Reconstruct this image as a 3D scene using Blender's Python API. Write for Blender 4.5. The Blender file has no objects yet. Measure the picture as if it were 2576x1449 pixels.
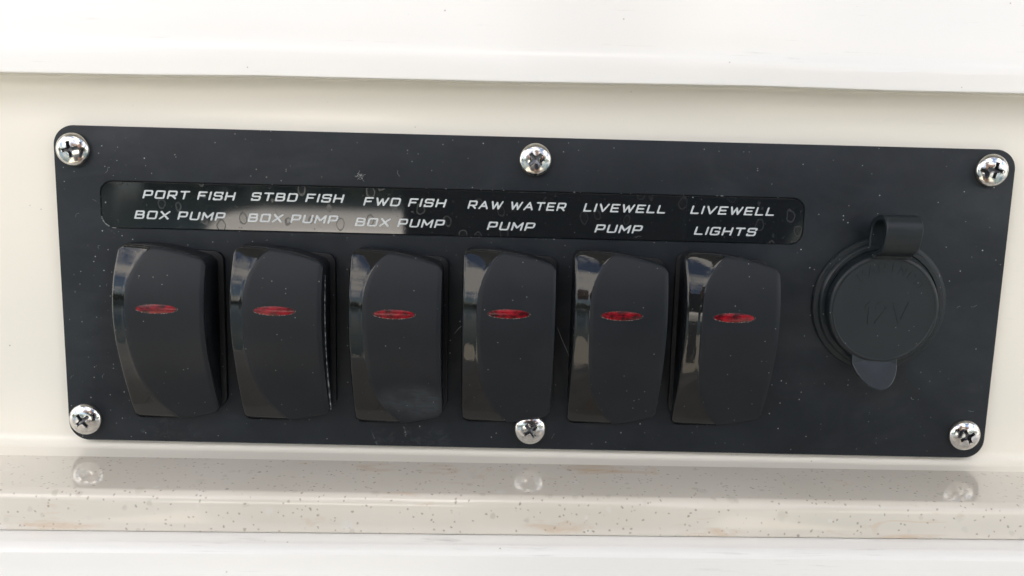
import bpy, bmesh, math, random
import numpy as np
from mathutils import Vector, Matrix
R = math.radians
random.seed(7)
MM = 0.001
scene = bpy.context.scene
COL = scene.collection

# ------------------------------------------------------------------ camera
ROT = np.array([[0.9996179549158143, -0.010856587262558842, 0.025418078663336043],
                [0.023609548496299766, -0.1427707638263618, -0.989474152373996],
                [0.014371270985057772, 0.9896962379990375, -0.14245989983439683]])
CAM_POS = Vector((-7.706, -178.08, 27.709)) * MM
cd = bpy.data.cameras.new('camera')
cam = bpy.data.objects.new('camera', cd)
COL.objects.link(cam)
right, down, fwd = [Vector(r) for r in ROT]
m3 = Matrix((right, -down, -fwd)).transposed()
cam.matrix_world = Matrix.Translation(CAM_POS) @ m3.to_4x4()
cd.sensor_width = 36
cd.lens = 2000 / 2576 * 36
cd.clip_start = 0.005
cd.clip_end = 500
cd.dof.use_dof = True
cd.dof.focus_distance = 0.172
cd.dof.aperture_fstop = 15
scene.camera = cam

# ------------------------------------------------------------------ sky, sun, exposure
SUN_EL, SUN_AZ = R(58), R(-150)       # azimuth from -Y towards +X: the sun stands behind the console, the panel is in open shade
w = bpy.data.worlds.new('World')
scene.world = w
w.use_nodes = True
nt = w.node_tree
bg = nt.nodes['Background']
sky = nt.nodes.new('ShaderNodeTexSky')
sky.sky_type = 'NISHITA'
sky.sun_disc = False
sky.sun_elevation = SUN_EL
sun_dir = Vector((math.sin(SUN_AZ) * math.cos(SUN_EL), -math.cos(SUN_AZ) * math.cos(SUN_EL), math.sin(SUN_EL)))
sky.sun_rotation = math.atan2(sun_dir.x, sun_dir.y)
sky.air_density = 1.0
sky.dust_density = 2.0
tc = nt.nodes.new('ShaderNodeTexCoord')
cn = nt.nodes.new('ShaderNodeTexNoise')
cn.inputs['Scale'].default_value = 2.6
cn.inputs['Detail'].default_value = 7
cn.inputs['Roughness'].default_value = 0.6
cr = nt.nodes.new('ShaderNodeMapRange')
cr.inputs['From Min'].default_value = 0.46
cr.inputs['From Max'].default_value = 0.57
mx = nt.nodes.new('ShaderNodeMix')
mx.data_type = 'RGBA'
nt.links.new(tc.outputs['Generated'], cn.inputs['Vector'])
nt.links.new(cn.outputs['Fac'], cr.inputs['Value'])
nt.links.new(cr.outputs['Result'], mx.inputs['Factor'])
nt.links.new(sky.outputs['Color'], mx.inputs['A'])
mx.inputs['B'].default_value = (11.2, 10.4, 9.5, 1)      # sunlit cloud
nt.links.new(mx.outputs['Result'], bg.inputs['Color'])
bg.inputs['Strength'].default_value = 0.10

sl = bpy.data.lights.new('sun', 'SUN')
sl.energy = 5.0
sl.angle = R(0.5)
sl.color = (1.0, 0.93, 0.84)
so = bpy.data.objects.new('sun', sl)
so.rotation_euler = sun_dir.to_track_quat('Z', 'Y').to_euler()
COL.objects.link(so)

scene.view_settings.view_transform = 'Standard'
scene.view_settings.look = 'None'
scene.view_settings.exposure = 1.92
scene.view_settings.gamma = 1


# ------------------------------------------------------------------ helpers
def link(name, mesh, parent=None, mat=None, loc=None):
    o = bpy.data.objects.new(name, mesh)
    COL.objects.link(o)
    if parent is not None:
        o.parent = parent
    if loc is not None:
        o.location = Vector(loc) * MM
    if mat is not None:
        mesh.materials.append(mat)
    return o


def empty(name, loc, label, cat, group=None):
    o = bpy.data.objects.new(name, None)
    o.empty_display_size = 0.005
    COL.objects.link(o)
    o.location = Vector(loc) * MM
    o['label'] = label
    o['category'] = cat
    if group:
        o['group'] = group
    return o


def tomesh(bm, name, smooth=True, angle=35):
    for v in bm.verts:
        v.co *= MM
    bmesh.ops.recalc_face_normals(bm, faces=bm.faces)
    me = bpy.data.meshes.new(name)
    bm.to_mesh(me)
    bm.free()
    if smooth:
        me.polygons.foreach_set('use_smooth', [True] * len(me.polygons))
        me.set_sharp_from_angle(angle=R(angle))
    return me


def rrect(x0, x1, z0, z1, r, n=10):
    """rounded rectangle outline, counter-clockwise in (x, z)"""
    pts = []
    for cx, cz, a0 in ((x1 - r, z1 - r, 0), (x0 + r, z1 - r, 90), (x0 + r, z0 + r, 180), (x1 - r, z0 + r, 270)):
        for k in range(n + 1):
            a = R(a0 + 90 * k / n)
            pts.append((cx + r * math.cos(a), cz + r * math.sin(a)))
    return pts


def loft(bm, rings, cap_first=False, cap_last=False):
    """rings: lists of (x, y, z), same count, closed"""
    vs = [[bm.verts.new(p) for p in ring] for ring in rings]
    n = len(vs[0])
    for a, b in zip(vs[:-1], vs[1:]):
        for i in range(n):
            bm.faces.new((a[i], a[(i + 1) % n], b[(i + 1) % n], b[i]))
    if cap_first:
        bm.faces.new(vs[0])
    if cap_last:
        bm.faces.new(vs[-1])
    return vs


def smooth_profile(prof, i0, i1, n=5):
    """Catmull-Rom resampling of the part i0..i1 of a profile"""
    out = list(prof[:i0])
    P = [Vector(p) for p in prof]
    for i in range(i0, i1):
        p0, p1, p2, p3 = P[max(i0, i - 1)], P[i], P[i + 1], P[min(i1, i + 2)]
        for k in range(n):
            t = k / n
            out.append(tuple(0.5 * ((2 * p1) + (p2 - p0) * t + (2 * p0 - 5 * p1 + 4 * p2 - p3) * t * t + (3 * p1 - p0 - 3 * p2 + p3) * t ** 3)))
    return out + list(prof[i1:])


def extrude_profile(prof, xs, dz=None, dy=None):
    """open (y, z) profile swept along x"""
    bm = bmesh.new()
    rows = []
    for x in xs:
        oz = dz(x) if dz else 0
        oy = dy(x) if dy else 0
        rows.append([bm.verts.new((x, y + oy, z + oz)) for y, z in prof])
    for a, b in zip(rows[:-1], rows[1:]):
        for i in range(len(prof) - 1):
            bm.faces.new((a[i], b[i], b[i + 1], a[i + 1]))
    return bm


def arc(cy, cz, r, a0, a1, n=10, ry=None):
    return [(cy + (ry or r) * math.cos(R(a0 + (a1 - a0) * k / n)), cz + r * math.sin(R(a0 + (a1 - a0) * k / n))) for k in range(n + 1)]


# ------------------------------------------------------------------ materials
def new_mat(name, base=(0.5, 0.5, 0.5), rough=0.5, metal=0.0, spec=0.5, coat=0.0):
    m = bpy.data.materials.new(name)
    m.use_nodes = True
    b = m.node_tree.nodes['Principled BSDF']
    b.inputs['Base Color'].default_value = (*base, 1)
    b.inputs['Roughness'].default_value = rough
    b.inputs['Metallic'].default_value = metal
    b.inputs['Specular IOR Level'].default_value = spec
    b.inputs['Coat Weight'].default_value = coat
    b.inputs['Coat Roughness'].default_value = 0.05
    return m, b


class NB:
    """small node builder"""
    def __init__(s, m):
        s.t = m.node_tree
        s.b = s.t.nodes['Principled BSDF']
        s.tc = s.t.nodes.new('ShaderNodeTexCoord').outputs['Object']

    def mapping(s, scale=(1, 1, 1), loc=(0, 0, 0), rot=(0, 0, 0), src=None):
        n = s.t.nodes.new('ShaderNodeMapping')
        s.t.links.new(src or s.tc, n.inputs['Vector'])
        n.inputs['Scale'].default_value = scale
        n.inputs['Location'].default_value = loc
        n.inputs['Rotation'].default_value = rot
        return n.outputs[0]

    def noise(s, scale, detail=3, rough=0.5, dist=0.0, vec=None, out='Fac'):
        n = s.t.nodes.new('ShaderNodeTexNoise')
        s.t.links.new(vec or s.tc, n.inputs['Vector'])
        n.inputs['Scale'].default_value = scale
        n.inputs['Detail'].default_value = detail
        n.inputs['Roughness'].default_value = rough
        n.inputs['Distortion'].default_value = dist
        return n.outputs[out]

    def voronoi(s, scale, vec=None, feature='F1', out='Distance', rnd=1.0):
        n = s.t.nodes.new('ShaderNodeTexVoronoi')
        n.feature = feature
        s.t.links.new(vec or s.tc, n.inputs['Vector'])
        n.inputs['Scale'].default_value = scale
        n.inputs['Randomness'].default_value = rnd
        return n.outputs[out]

    def rng(s, v, a, b, c=0.0, d=1.0, smooth=False):
        n = s.t.nodes.new('ShaderNodeMapRange')
        if smooth:
            n.interpolation_type = 'SMOOTHSTEP'
        s.t.links.new(v, n.inputs['Value'])
        for k, x in (('From Min', a), ('From Max', b), ('To Min', c), ('To Max', d)):
            n.inputs[k].default_value = x
        return n.outputs['Result']

    def math(s, op, a, b=None):
        n = s.t.nodes.new('ShaderNodeMath')
        n.operation = op
        for i, x in enumerate((a, b)):
            if x is None:
                continue
            if isinstance(x, (int, float)):
                n.inputs[i].default_value = x
            else:
                s.t.links.new(x, n.inputs[i])
        return n.outputs[0]

    def mix(s, f, a, b):
        n = s.t.nodes.new('ShaderNodeMix')
        n.data_type = 'RGBA'
        if isinstance(f, (int, float)):
            n.inputs['Factor'].default_value = f
        else:
            s.t.links.new(f, n.inputs['Factor'])
        for k, x in (('A', a), ('B', b)):
            if isinstance(x, tuple):
                n.inputs[k].default_value = (*x, 1)
            else:
                s.t.links.new(x, n.inputs[k])
        return n.outputs['Result']

    def sep(s, v=None):
        n = s.t.nodes.new('ShaderNodeSeparateXYZ')
        s.t.links.new(v or s.tc, n.inputs[0])
        return n.outputs

    def set(s, k, v):
        s.t.links.new(v, s.b.inputs[k])

    def bump(s, h, dist, strength=1.0):
        n = s.t.nodes.new('ShaderNodeBump')
        n.inputs['Distance'].default_value = dist
        n.inputs['Strength'].default_value = strength
        s.t.links.new(h, n.inputs['Height'])
        s.t.links.new(n.outputs[0], s.b.inputs['Normal'])


def blob(nb, cx, cz, rx, rz):
    """soft elliptical mask round (cx, cz) mm in object space"""
    x, y, z = nb.sep()
    a = nb.math('MULTIPLY', nb.math('SUBTRACT', x, cx * MM), 1 / (rx * MM))
    b = nb.math('MULTIPLY', nb.math('SUBTRACT', z, cz * MM), 1 / (rz * MM))
    d = nb.math('ADD', nb.math('MULTIPLY', a, a), nb.math('MULTIPLY', b, b))
    return nb.rng(d, 0.15, 1.0, 1.0, 0.0, True)


# white gelcoat
def gelcoat(name, col, scuffs=0.5):
    m, b = new_mat(name, col, 0.22, spec=0.5)
    n = NB(m)
    big = n.rng(n.noise(14, 3), 0.35, 0.7)
    c = n.mix(n.math('MULTIPLY', big, 0.25), col, tuple(x * y for x, y in zip(col, (0.96, 0.955, 0.93))))
    # tiny dirt specks
    sp = n.rng(n.voronoi(260), 0.06, 0.03)
    sel = n.rng(n.noise(110, 0), 0.57, 0.61)
    c = n.mix(n.math('MULTIPLY', n.math('MULTIPLY', sp, sel), 0.5), c, (0.13, 0.11, 0.09))
    # long faint horizontal rub marks
    st = n.noise(1, 4, 0.6, vec=n.mapping((60, 400, 900)))
    c = n.mix(n.math('MULTIPLY', n.rng(st, 0.66, 0.74), 0.22 * scuffs), c, (0.30, 0.29, 0.28))
    n.set('Base Color', c)
    n.set('Roughness', n.rng(n.noise(25, 3), 0.3, 0.7, 0.20, 0.26))
    n.bump(n.noise(9, 2), 0.0006, 0.5)
    return m


M_wall = gelcoat('bounce_tinted_gelcoat', (0.845, 0.815, 0.74), 0.3)  # white gelcoat with warm bounced light tinted into its base colour
M_white = gelcoat('white_gelcoat', (0.87, 0.865, 0.85), 0.6)


def lower_gelcoat():
    m = gelcoat('scuffed_gelcoat', (0.87, 0.868, 0.86), 0.3)
    n = NB(m)
    prev = m.node_tree.nodes['Principled BSDF'].inputs['Base Color'].links[0].from_socket
    st = n.noise(1, 5, 0.65, 0.6, vec=n.mapping((45, 300, 1500)))
    patch = n.rng(n.noise(38, 2), 0.5, 0.62)
    c = n.mix(n.math('MULTIPLY', n.math('MULTIPLY', n.rng(st, 0.57, 0.72), patch), 0.5), prev, (0.16, 0.16, 0.17))
    n.set('Base Color', c)
    return m


M_lower = lower_gelcoat()


def solid_surface():
    m, b = new_mat('speckled_solid_surface', (0.6, 0.56, 0.5), 0.1)
    n = NB(m)
    base = n.mix(n.rng(n.noise(30, 4), 0.35, 0.7), (0.68, 0.64, 0.57), (0.74, 0.70, 0.64))
    # pale and translucent chips
    dv = n.mapping((1, 1, 1), src=n.tc)
    wob = n.t.nodes.new('ShaderNodeVectorMath')
    wob.operation = 'ADD'
    sc = n.t.nodes.new('ShaderNodeVectorMath')
    sc.operation = 'SCALE'
    sc.inputs['Scale'].default_value = 0.0016
    n.t.links.new(n.noise(420, 3, out='Color'), sc.inputs[0])
    n.t.links.new(n.tc, wob.inputs[0])
    n.t.links.new(sc.outputs[0], wob.inputs[1])
    wv = wob.outputs[0]
    cells = n.voronoi(190, wv, out='Color')
    pick = n.sep(cells)
    dd = n.voronoi(190, wv)
    chip = n.math('MULTIPLY', n.rng(pick[0], 0.80, 0.82), n.rng(dd, 0.27, 0.12))
    c = n.mix(n.math('MULTIPLY', chip, 0.35), base, n.mix(n.rng(pick[1], 0.4, 0.6), (0.76, 0.76, 0.75), (0.50, 0.475, 0.40)))
    cells2 = n.voronoi(420, wv, out='Color')
    p2 = n.sep(cells2)
    d2 = n.voronoi(420, wv)
    chip2 = n.math('MULTIPLY', n.rng(p2[0], 0.78, 0.80), n.rng(d2, 0.34, 0.22))
    c = n.mix(n.math('MULTIPLY', chip2, 0.45), c, n.mix(p2[1], (0.80, 0.79, 0.76), (0.44, 0.40, 0.34)))
    # small dark brown specks
    d3 = n.voronoi(520, wv)
    p3 = n.sep(n.voronoi(520, wv, out='Color'))
    sp = n.math('MULTIPLY', n.rng(p3[0], 0.72, 0.74), n.rng(d3, 0.19, 0.07))
    c = n.mix(n.math('MULTIPLY', sp, 0.62), c, n.mix(p3[2], (0.10, 0.07, 0.05), (0.26, 0.21, 0.16)))
    d4 = n.voronoi(1150, wv)
    p4 = n.sep(n.voronoi(1150, wv, out='Color'))
    sp4 = n.math('MULTIPLY', n.rng(p4[0], 0.80, 0.82), n.rng(d4, 0.34, 0.18))
    c = n.mix(n.math('MULTIPLY', sp4, 0.55), c, (0.22, 0.17, 0.13))
    # rusty veins
    vein = n.noise(1, 4, 0.6, 1.2, vec=n.mapping((55, 130, 230), (0.03, 0.01, 0.02)))
    c = n.mix(n.math('MULTIPLY', n.rng(vein, 0.64, 0.74), 0.35), c, (0.62, 0.42, 0.24))
    # tan stains where water collects
    x_, y_, z_ = n.sep()
    st = n.rng(n.noise(1, 5, 0.65, 0.8, vec=n.mapping((90, 300, 420))), 0.44, 0.62)
    for cx, ax, ca, rx, ra in ((5, z_, -43.2, 8, 2.2), (37, z_, -44.3, 8, 1.4), (-97, z_, -44.6, 12, 1.3), (80, z_, -44.7, 16, 1.0), (-20, y_, -9.5, 5, 4.0), (-34, y_, -9, 6, 3.0), (15, y_, -7.0, 9, 3.0)):
        a_ = n.math('MULTIPLY', n.math('SUBTRACT', x_, cx * MM), 1 / (rx * MM))
        b2 = n.math('MULTIPLY', n.math('SUBTRACT', ax, ca * MM), 1 / (ra * MM))
        k_ = n.rng(n.math('ADD', n.math('MULTIPLY', a_, a_), n.math('MULTIPLY', b2, b2)), 0.1, 1.0, 1.0, 0.0, True)
        c = n.mix(n.math('MULTIPLY', n.math('MULTIPLY', st, k_), 0.42), c, (0.56, 0.35, 0.18))
    n.set('Base Color', c)
    n.set('Roughness', n.rng(n.noise(180, 4), 0.3, 0.7, 0.06, 0.14))
    n.bump(n.noise(120, 2), 0.00004, 0.5)
    return m


M_ledge = solid_surface()
M_ledge.node_tree.nodes['Principled BSDF'].inputs['Coat Weight'].default_value = 0.35
M_ledge.node_tree.nodes['Principled BSDF'].inputs['Coat Roughness'].default_value = 0.03


def plate_material():
    m, b = new_mat('matte_charcoal_plate', (0.035, 0.039, 0.045), 0.55, spec=0.32)
    n = NB(m)
    bl = n.rng(n.noise(75, 6, 0.65), 0.3, 0.75)
    c = n.mix(bl, (0.005, 0.008, 0.012), (0.013, 0.018, 0.025))
    sme = n.rng(n.noise(1, 4, 0.6, 1.0, vec=n.mapping((26, 26, 55), rot=(0, 0.4, 0))), 0.50, 0.68)
    c = n.mix(n.math('MULTIPLY', sme, 0.045), c, (0.16, 0.18, 0.19))
    # fine pale dust
    dsp = n.voronoi(900)
    pk = n.sep(n.voronoi(900, out='Color'))
    clus = n.rng(n.noise(30, 2), 0.45, 0.65)
    du = n.math('MULTIPLY', n.math('MULTIPLY', n.rng(dsp, 0.16, 0.08), n.rng(pk[0], 0.86, 0.87)), n.math('ADD', 0.25, clus))
    c = n.mix(n.math('MULTIPLY', du, 0.8), c, (0.42, 0.44, 0.44))
    # dark spots
    dk = n.math('MULTIPLY', n.rng(n.noise(260, 3, 0.6), 0.66, 0.74), 0.6)
    c = n.mix(dk, c, (0.015, 0.017, 0.018))
    # dried salt stains low on the plate
    salt = n.rng(n.noise(420, 5, 0.75, 0.5), 0.50, 0.70)
    lines = n.rng(n.math('ABSOLUTE', n.math('SUBTRACT', n.noise(60, 3, 0.5, 0.6), 0.5)), 0.018, 0.0)
    areas = None
    for a in ((-27, -34, 13, 4.0), (-83, -33, 8, 4.5), (-78, -35, 5, 3)):
        k = blob(n, *a)
        areas = k if areas is None else n.math('MAXIMUM', areas, k)
    f = n.math('MULTIPLY', areas, n.math('ADD', n.math('MULTIPLY', salt, 0.05), n.math('MULTIPLY', n.math('MULTIPLY', salt, lines), 0.9)))
    c = n.mix(f, c, (0.38, 0.44, 0.46))
    n.set('Base Color', c)
    n.set('Roughness', n.rng(n.noise(1, 5, 0.6, 0.5, vec=n.mapping((30, 30, 60))), 0.32, 0.68, 0.42, 0.64))
    n.bump(n.noise(2600, 2), 0.00002, 0.6)
    return m


M_plate = plate_material()


def strip_material():
    m, b = new_mat('glossy_label_strip', (0.012, 0.014, 0.016), 0.05, spec=0.6)
    n = NB(m)
    v = n.mapping((1, 1, 0.72))
    wob = n.t.nodes.new('ShaderNodeVectorMath'); wob.operation = 'ADD'
    sc = n.t.nodes.new('ShaderNodeVectorMath'); sc.operation = 'SCALE'
    sc.inputs['Scale'].default_value = 0.0012
    n.t.links.new(n.noise(350, 2, out='Color'), sc.inputs[0])
    n.t.links.new(v, wob.inputs[0]); n.t.links.new(sc.outputs[0], wob.inputs[1])
    wv = wob.outputs[0]
    d = n.voronoi(330, wv)
    pk = n.sep(n.voronoi(330, wv, out='Color'))
    sel = n.rng(pk[0], 0.52, 0.57)
    ring = n.math('MULTIPLY', n.math('MULTIPLY', n.rng(d, 0.25, 0.30), n.rng(d, 0.36, 0.31)), sel)
    inner = n.math('MULTIPLY', n.rng(d, 0.33, 0.28), sel)
    sm = n.rng(n.noise(1100, 4, 0.7), 0.63, 0.70)
    c = n.mix(n.math('MULTIPLY', ring, 0.05), (0.010, 0.012, 0.014), (0.25, 0.27, 0.27))
    c = n.mix(n.math('MULTIPLY', inner, 0.006), c, (0.3, 0.3, 0.3))
    c = n.mix(n.math('MULTIPLY', sm, 0.06), c, (0.4, 0.4, 0.4))
    n.set('Base Color', c)
    r = n.math('ADD', n.math('ADD', 0.04, n.math('MULTIPLY', ring, 0.16)), n.math('MULTIPLY', inner, 0.025))
    r = n.math('ADD', r, n.math('MULTIPLY', sm, 0.3))
    n.set('Roughness', r)
    return m


M_strip = strip_material()
M_groove, _ = new_mat('dark_gap', (0.006, 0.006, 0.007), 0.8)


def ink_material():
    m, b = new_mat('pale_grey_ink', (0.56, 0.60, 0.63), 0.45)
    n = NB(m)
    n.set('Base Color', n.mix(n.rng(n.noise(1500, 4, 0.7), 0.35, 0.75), (0.62, 0.66, 0.68), (0.47, 0.50, 0.52)))
    return m


M_ink = ink_material()


def plastic(name, a, b_, rough=(0.4, 0.55), dust=0.5, spec=0.5):
    m, b = new_mat(name, a, rough[0], spec=spec)
    n = NB(m)
    oi = n.t.nodes.new('ShaderNodeObjectInfo')
    off = n.t.nodes.new('ShaderNodeVectorMath')
    off.operation = 'ADD'
    n.t.links.new(n.tc, off.inputs[0])
    n.t.links.new(oi.outputs['Random'], off.inputs[1])
    n.tc = off.outputs[0]
    c = n.mix(n.rng(n.noise(120, 5, 0.6), 0.3, 0.7), a, b_)
    d = n.voronoi(1000)
    pk = n.sep(n.voronoi(1000, out='Color'))
    du = n.math('MULTIPLY', n.rng(d, 0.15, 0.07), n.rng(pk[0], 0.90, 0.91))
    c = n.mix(n.math('MULTIPLY', du, dust), c, (0.42, 0.45, 0.46))
    n.set('Base Color', c)
    n.set('Roughness', n.rng(n.noise(240, 4, 0.6), 0.3, 0.7, rough[0], rough[1]))
    n.bump(n.noise(2200, 2), 0.000012, 0.5)
    return m


M_pad = plastic('matte_rubbery_pad', (0.006, 0.009, 0.013), (0.010, 0.013, 0.018), (0.44, 0.54), 0.5, 0.30)
M_gloss = plastic('glossy_black_plastic', (0.008, 0.009, 0.010), (0.011, 0.012, 0.013), (0.015, 0.035), 0.2, 0.42)
M_bezel = plastic('black_bezel_plastic', (0.006, 0.007, 0.009), (0.010, 0.012, 0.015), (0.4, 0.55), 0.4, 0.3)
M_cap = plastic('dark_rubber', (0.008, 0.012, 0.016), (0.012, 0.017, 0.021), (0.36, 0.5), 0.4, 0.36)


def stained_pad():
    m = M_pad.copy()
    m.name = 'salt_stained_pad'
    n = NB(m)
    prev = n.b.inputs['Base Color'].links[0].from_socket
    salt = n.math('ADD', 0.35, n.rng(n.noise(1, 6, 0.8, 0.3, vec=n.mapping((450, 450, 1500))), 0.35, 0.75))
    k = n.math('MULTIPLY', blob(n, 13.5, -23.5, 10, 5.5), n.rng(n.noise(130, 3), 0.35, 0.6))
    c = n.mix(n.math('MULTIPLY', n.math('MULTIPLY', salt, k), 0.085), prev, (0.36, 0.42, 0.47))
    n.set('Base Color', c)
    return m


M_pad_salt = stained_pad()


def lens_material():
    m, b = new_mat('red_lens', (0.35, 0.01, 0.02), 0.26, spec=0.4)
    n = NB(m)
    oi = n.t.nodes.new('ShaderNodeObjectInfo')
    off = n.t.nodes.new('ShaderNodeVectorMath')
    off.operation = 'ADD'
    n.t.links.new(n.tc, off.inputs[0])
    n.t.links.new(oi.outputs['Random'], off.inputs[1])
    v = n.mapping((520, 520, 800), src=off.outputs[0])
    k = n.rng(n.noise(1, 4, 0.6, vec=v), 0.38, 0.62)
    c = n.mix(k, (0.25, 0.003, 0.011), (0.035, 0.002, 0.004))
    g = n.rng(n.noise(1, 3, 0.6, vec=n.mapping((330, 900, 3200), src=off.outputs[0])), 0.70, 0.78)
    c = n.mix(n.math('MULTIPLY', g, 0.22), c, (0.62, 0.40, 0.36))  # pale glints painted into the lens colour
    n.set('Base Color', c)
    return m


M_lens = lens_material()


def rim_material():
    m, b = new_mat('dusty_lens_rim', (0.3, 0.3, 0.3), 0.7)
    n = NB(m)
    k = n.rng(n.noise(1300, 3, 0.6), 0.50, 0.72)
    n.set('Base Color', n.mix(k, (0.04, 0.008, 0.010), (0.38, 0.31, 0.30)))
    return m


M_rim = rim_material()


def steel(name, base, r0, r1):
    m, b = new_mat(name, base, r0, metal=1.0)
    n = NB(m)
    c = n.mix(n.rng(n.noise(900, 5, 0.7), 0.40, 0.72), base, tuple(x * 0.55 for x in base))
    n.set('Base Color', c)
    n.set('Roughness', n.rng(n.noise(700, 4, 0.6), 0.3, 0.7, r0, r1))
    n.bump(n.noise(600, 3, 0.6), 0.00006, 0.35)
    return m


M_steel = steel('stainless_steel', (0.66, 0.65, 0.63), 0.08, 0.22)
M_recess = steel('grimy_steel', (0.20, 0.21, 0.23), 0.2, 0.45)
M_dust, _ = new_mat('white_dust', (0.24, 0.26, 0.27), 0.9)
M_lint, _ = new_mat('white_lint', (0.42, 0.44, 0.44), 0.9)


# ------------------------------------------------------------------ setting: mouldings, ledge
XS = list(np.linspace(-1200, -150, 9)) + list(np.linspace(-140, 140, 57)) + list(np.linspace(150, 1000, 8))
WOB = np.array([(-400, -0.3), (-125, -0.95), (-85, -0.65), (-60, -0.15), (-7, 0.0), (20, 0.3), (47, 0.55), (75, 0.35), (105, 0.5), (400, 0.8)])


def edge_wobble(x):
    return float(np.interp(x, WOB[:, 0], WOB[:, 1]))


# recessed wall with a cove above and a fillet below
prof = [(-2.9, 49.0), (-2.9, 46.8)] + arc(-2.8, 37.3, 9.5, 90, 0, 18, ry=4.8) + [(2.0, 20.0), (2.0, 0.0), (2.0, -20)] + \
       arc(-1.0, -34.56, 3.0, 0, -90, 10) + [(-9.0, -37.56), (-9.0, -38.2)]
bm = extrude_profile(prof, XS, dz=lambda x: edge_wobble(x) * 1.0 if False else 0.0)
for v in bm.verts:
    if v.co.z > 30:
        v.co.z += edge_wobble(v.co.x) * (v.co.z - 30) / 16
    if v.co.y < -3 and v.co.z < -30:
        v.co.y = min(v.co.y, v.co.y)
wall = link('wall', tomesh(bm, 'wall', angle=60), mat=M_wall)
wall['kind'] = 'structure'
wall['label'] = 'white gelcoat wall of the recess behind the black switch panel, warm bounced light put into its colour'

# overhanging upper moulding
prof = [(-6.0, 46.6), (-9.0, 46.5)] + arc(-9.15, 46.82, 0.32, 262, 185, 5) + \
       [(-9.46, 48.5), (-9.42, 50.6), (-9.28, 51.9), (-8.98, 53.1), (-8.78, 54.6), (-8.5, 58.0), (-7.9, 64.0), (-7.0, 74), (-5.6, 95), (-4.5, 130), (-2, 320)]
prof = [(y + 5.0, z + 0.48) for y, z in prof]
bm = extrude_profile(smooth_profile(prof, 7, len(prof) - 1), XS)
for v in bm.verts:
    v.co.z += edge_wobble(v.co.x)
    if v.co.z > 51.5:
        v.co.z += -0.004 * v.co.x
up = link('upper_moulding', tomesh(bm, 'upper_moulding', angle=50), mat=M_white)
up['kind'] = 'structure'
up['label'] = 'white gelcoat overhang above the recess, blown out by daylight'

SL = 0.0105                                   # the ledge runs slightly out of parallel with the wall


def slant(x):
    return SL * x


# solid-surface ledge, closed section with rounded front edges
sec = [(-4.9, -37.5)] + [(-12.0, -37.5), (-18.0, -37.5)] + arc(-22.3, -39.7, 2.2, 90, 180, 12) + [(-24.52, -42.0)] + \
      arc(-23.9, -44.9, 0.6, 180, 270, 4) + [(-4.9, -45.5)]
bm = bmesh.new()
rings = []
for x in [q for q in XS]:
    rings.append([(x, y + slant(x), z + 0.005 * x if z < -43 else z) for y, z in sec])
vs = loft(bm, rings, True, True)
ledge = link('stone_ledge', tomesh(bm, 'stone_ledge', angle=40), mat=M_ledge)
ledge['label'] = 'polished beige speckled stone-look ledge running below the black switch panel'
ledge['category'] = 'ledge'

# lower gelcoat moulding the ledge sits on
prof = [(10, -45.56), (-24.0, -45.56), (-27.4, -45.75)] + arc(-27.6, -48.4, 2.6, 90, 160, 8) + [(-30.6, -50.5), (-31.3, -53.0), (-32.2, -56), (-33, -62), (-33.5, -75), (-34, -160), (-34, -1348)]
bm = extrude_profile(smooth_profile(prof, 1, len(prof) - 3), XS, dy=slant, dz=lambda x: 0.005 * x)
lm = link('lower_moulding', tomesh(bm, 'lower_moulding', angle=50), mat=M_lower)
lm['kind'] = 'structure'
lm['label'] = 'scuffed white gelcoat moulding beneath the speckled ledge'

# ------------------------------------------------------------------ switch panel
panel = empty('switch_panel', (0, 0, -35.75), 'long black panel with rounded corners holding six rocker switches and a capped socket', 'switch panel')
PZ = 35.75                                     # children sit in panel-centre coordinates
PW, PH = 106.5, 35.75


def in_panel(name, mesh, mat, parent=None):
    o = link(name, mesh, parent or panel, mat)
    if parent is None:
        o.location = (0, 0, PZ * MM)
    return o


outer0 = rrect(-PW + 0.25, PW - 0.25, -PH + 0.25, PH - 0.25, 4.2, 12)
outer1 = rrect(-PW + 0.07, PW - 0.07, -PH + 0.07, PH - 0.07, 4.4, 12)
outer2 = rrect(-PW, PW, -PH, PH, 4.5, 12)
SX0, SX1, SZ0, SZ1 = -96.75, 60.0, 13.5, 23.85
hole = rrect(SX0 - 0.18, SX1 + 0.18, SZ0 - 0.18, SZ1 + 0.18, 3.0, 10)
holeb = rrect(SX0 - 0.06, SX1 + 0.06, SZ0 - 0.06, SZ1 + 0.06, 2.9, 10)
bm = bmesh.new()
v0 = [bm.verts.new((x, 0, z)) for x, z in outer0]
h0 = [bm.verts.new((x, 0, z)) for x, z in hole]
es = [bm.edges.new((a[i], a[(i + 1) % len(a)])) for a in (v0, h0) for i in range(len(a))]
bmesh.ops.triangle_fill(bm, edges=es, use_beauty=True)
prev = v0
for ring, y in ((outer1, 0.07), (outer2, 0.25), (outer2, 2.0)):
    cur = [bm.verts.new((x, y, z)) for x, z in ring]
    for i in range(len(cur)):
        bm.faces.new((prev[i], prev[(i + 1) % len(cur)], cur[(i + 1) % len(cur)], cur[i]))
    prev = cur
prev = h0
for ring, y in ((holeb, 0.12), (holeb, 0.6)):
    cur = [bm.verts.new((x, y, z)) for x, z in ring]
    for i in range(len(cur)):
        bm.faces.new((prev[i], prev[(i + 1) % len(cur)], cur[(i + 1) % len(cur)], cur[i]))
    prev = cur
bm.faces.new(prev)
in_panel('face_plate', tomesh(bm, 'face_plate', angle=30), M_plate)

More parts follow.
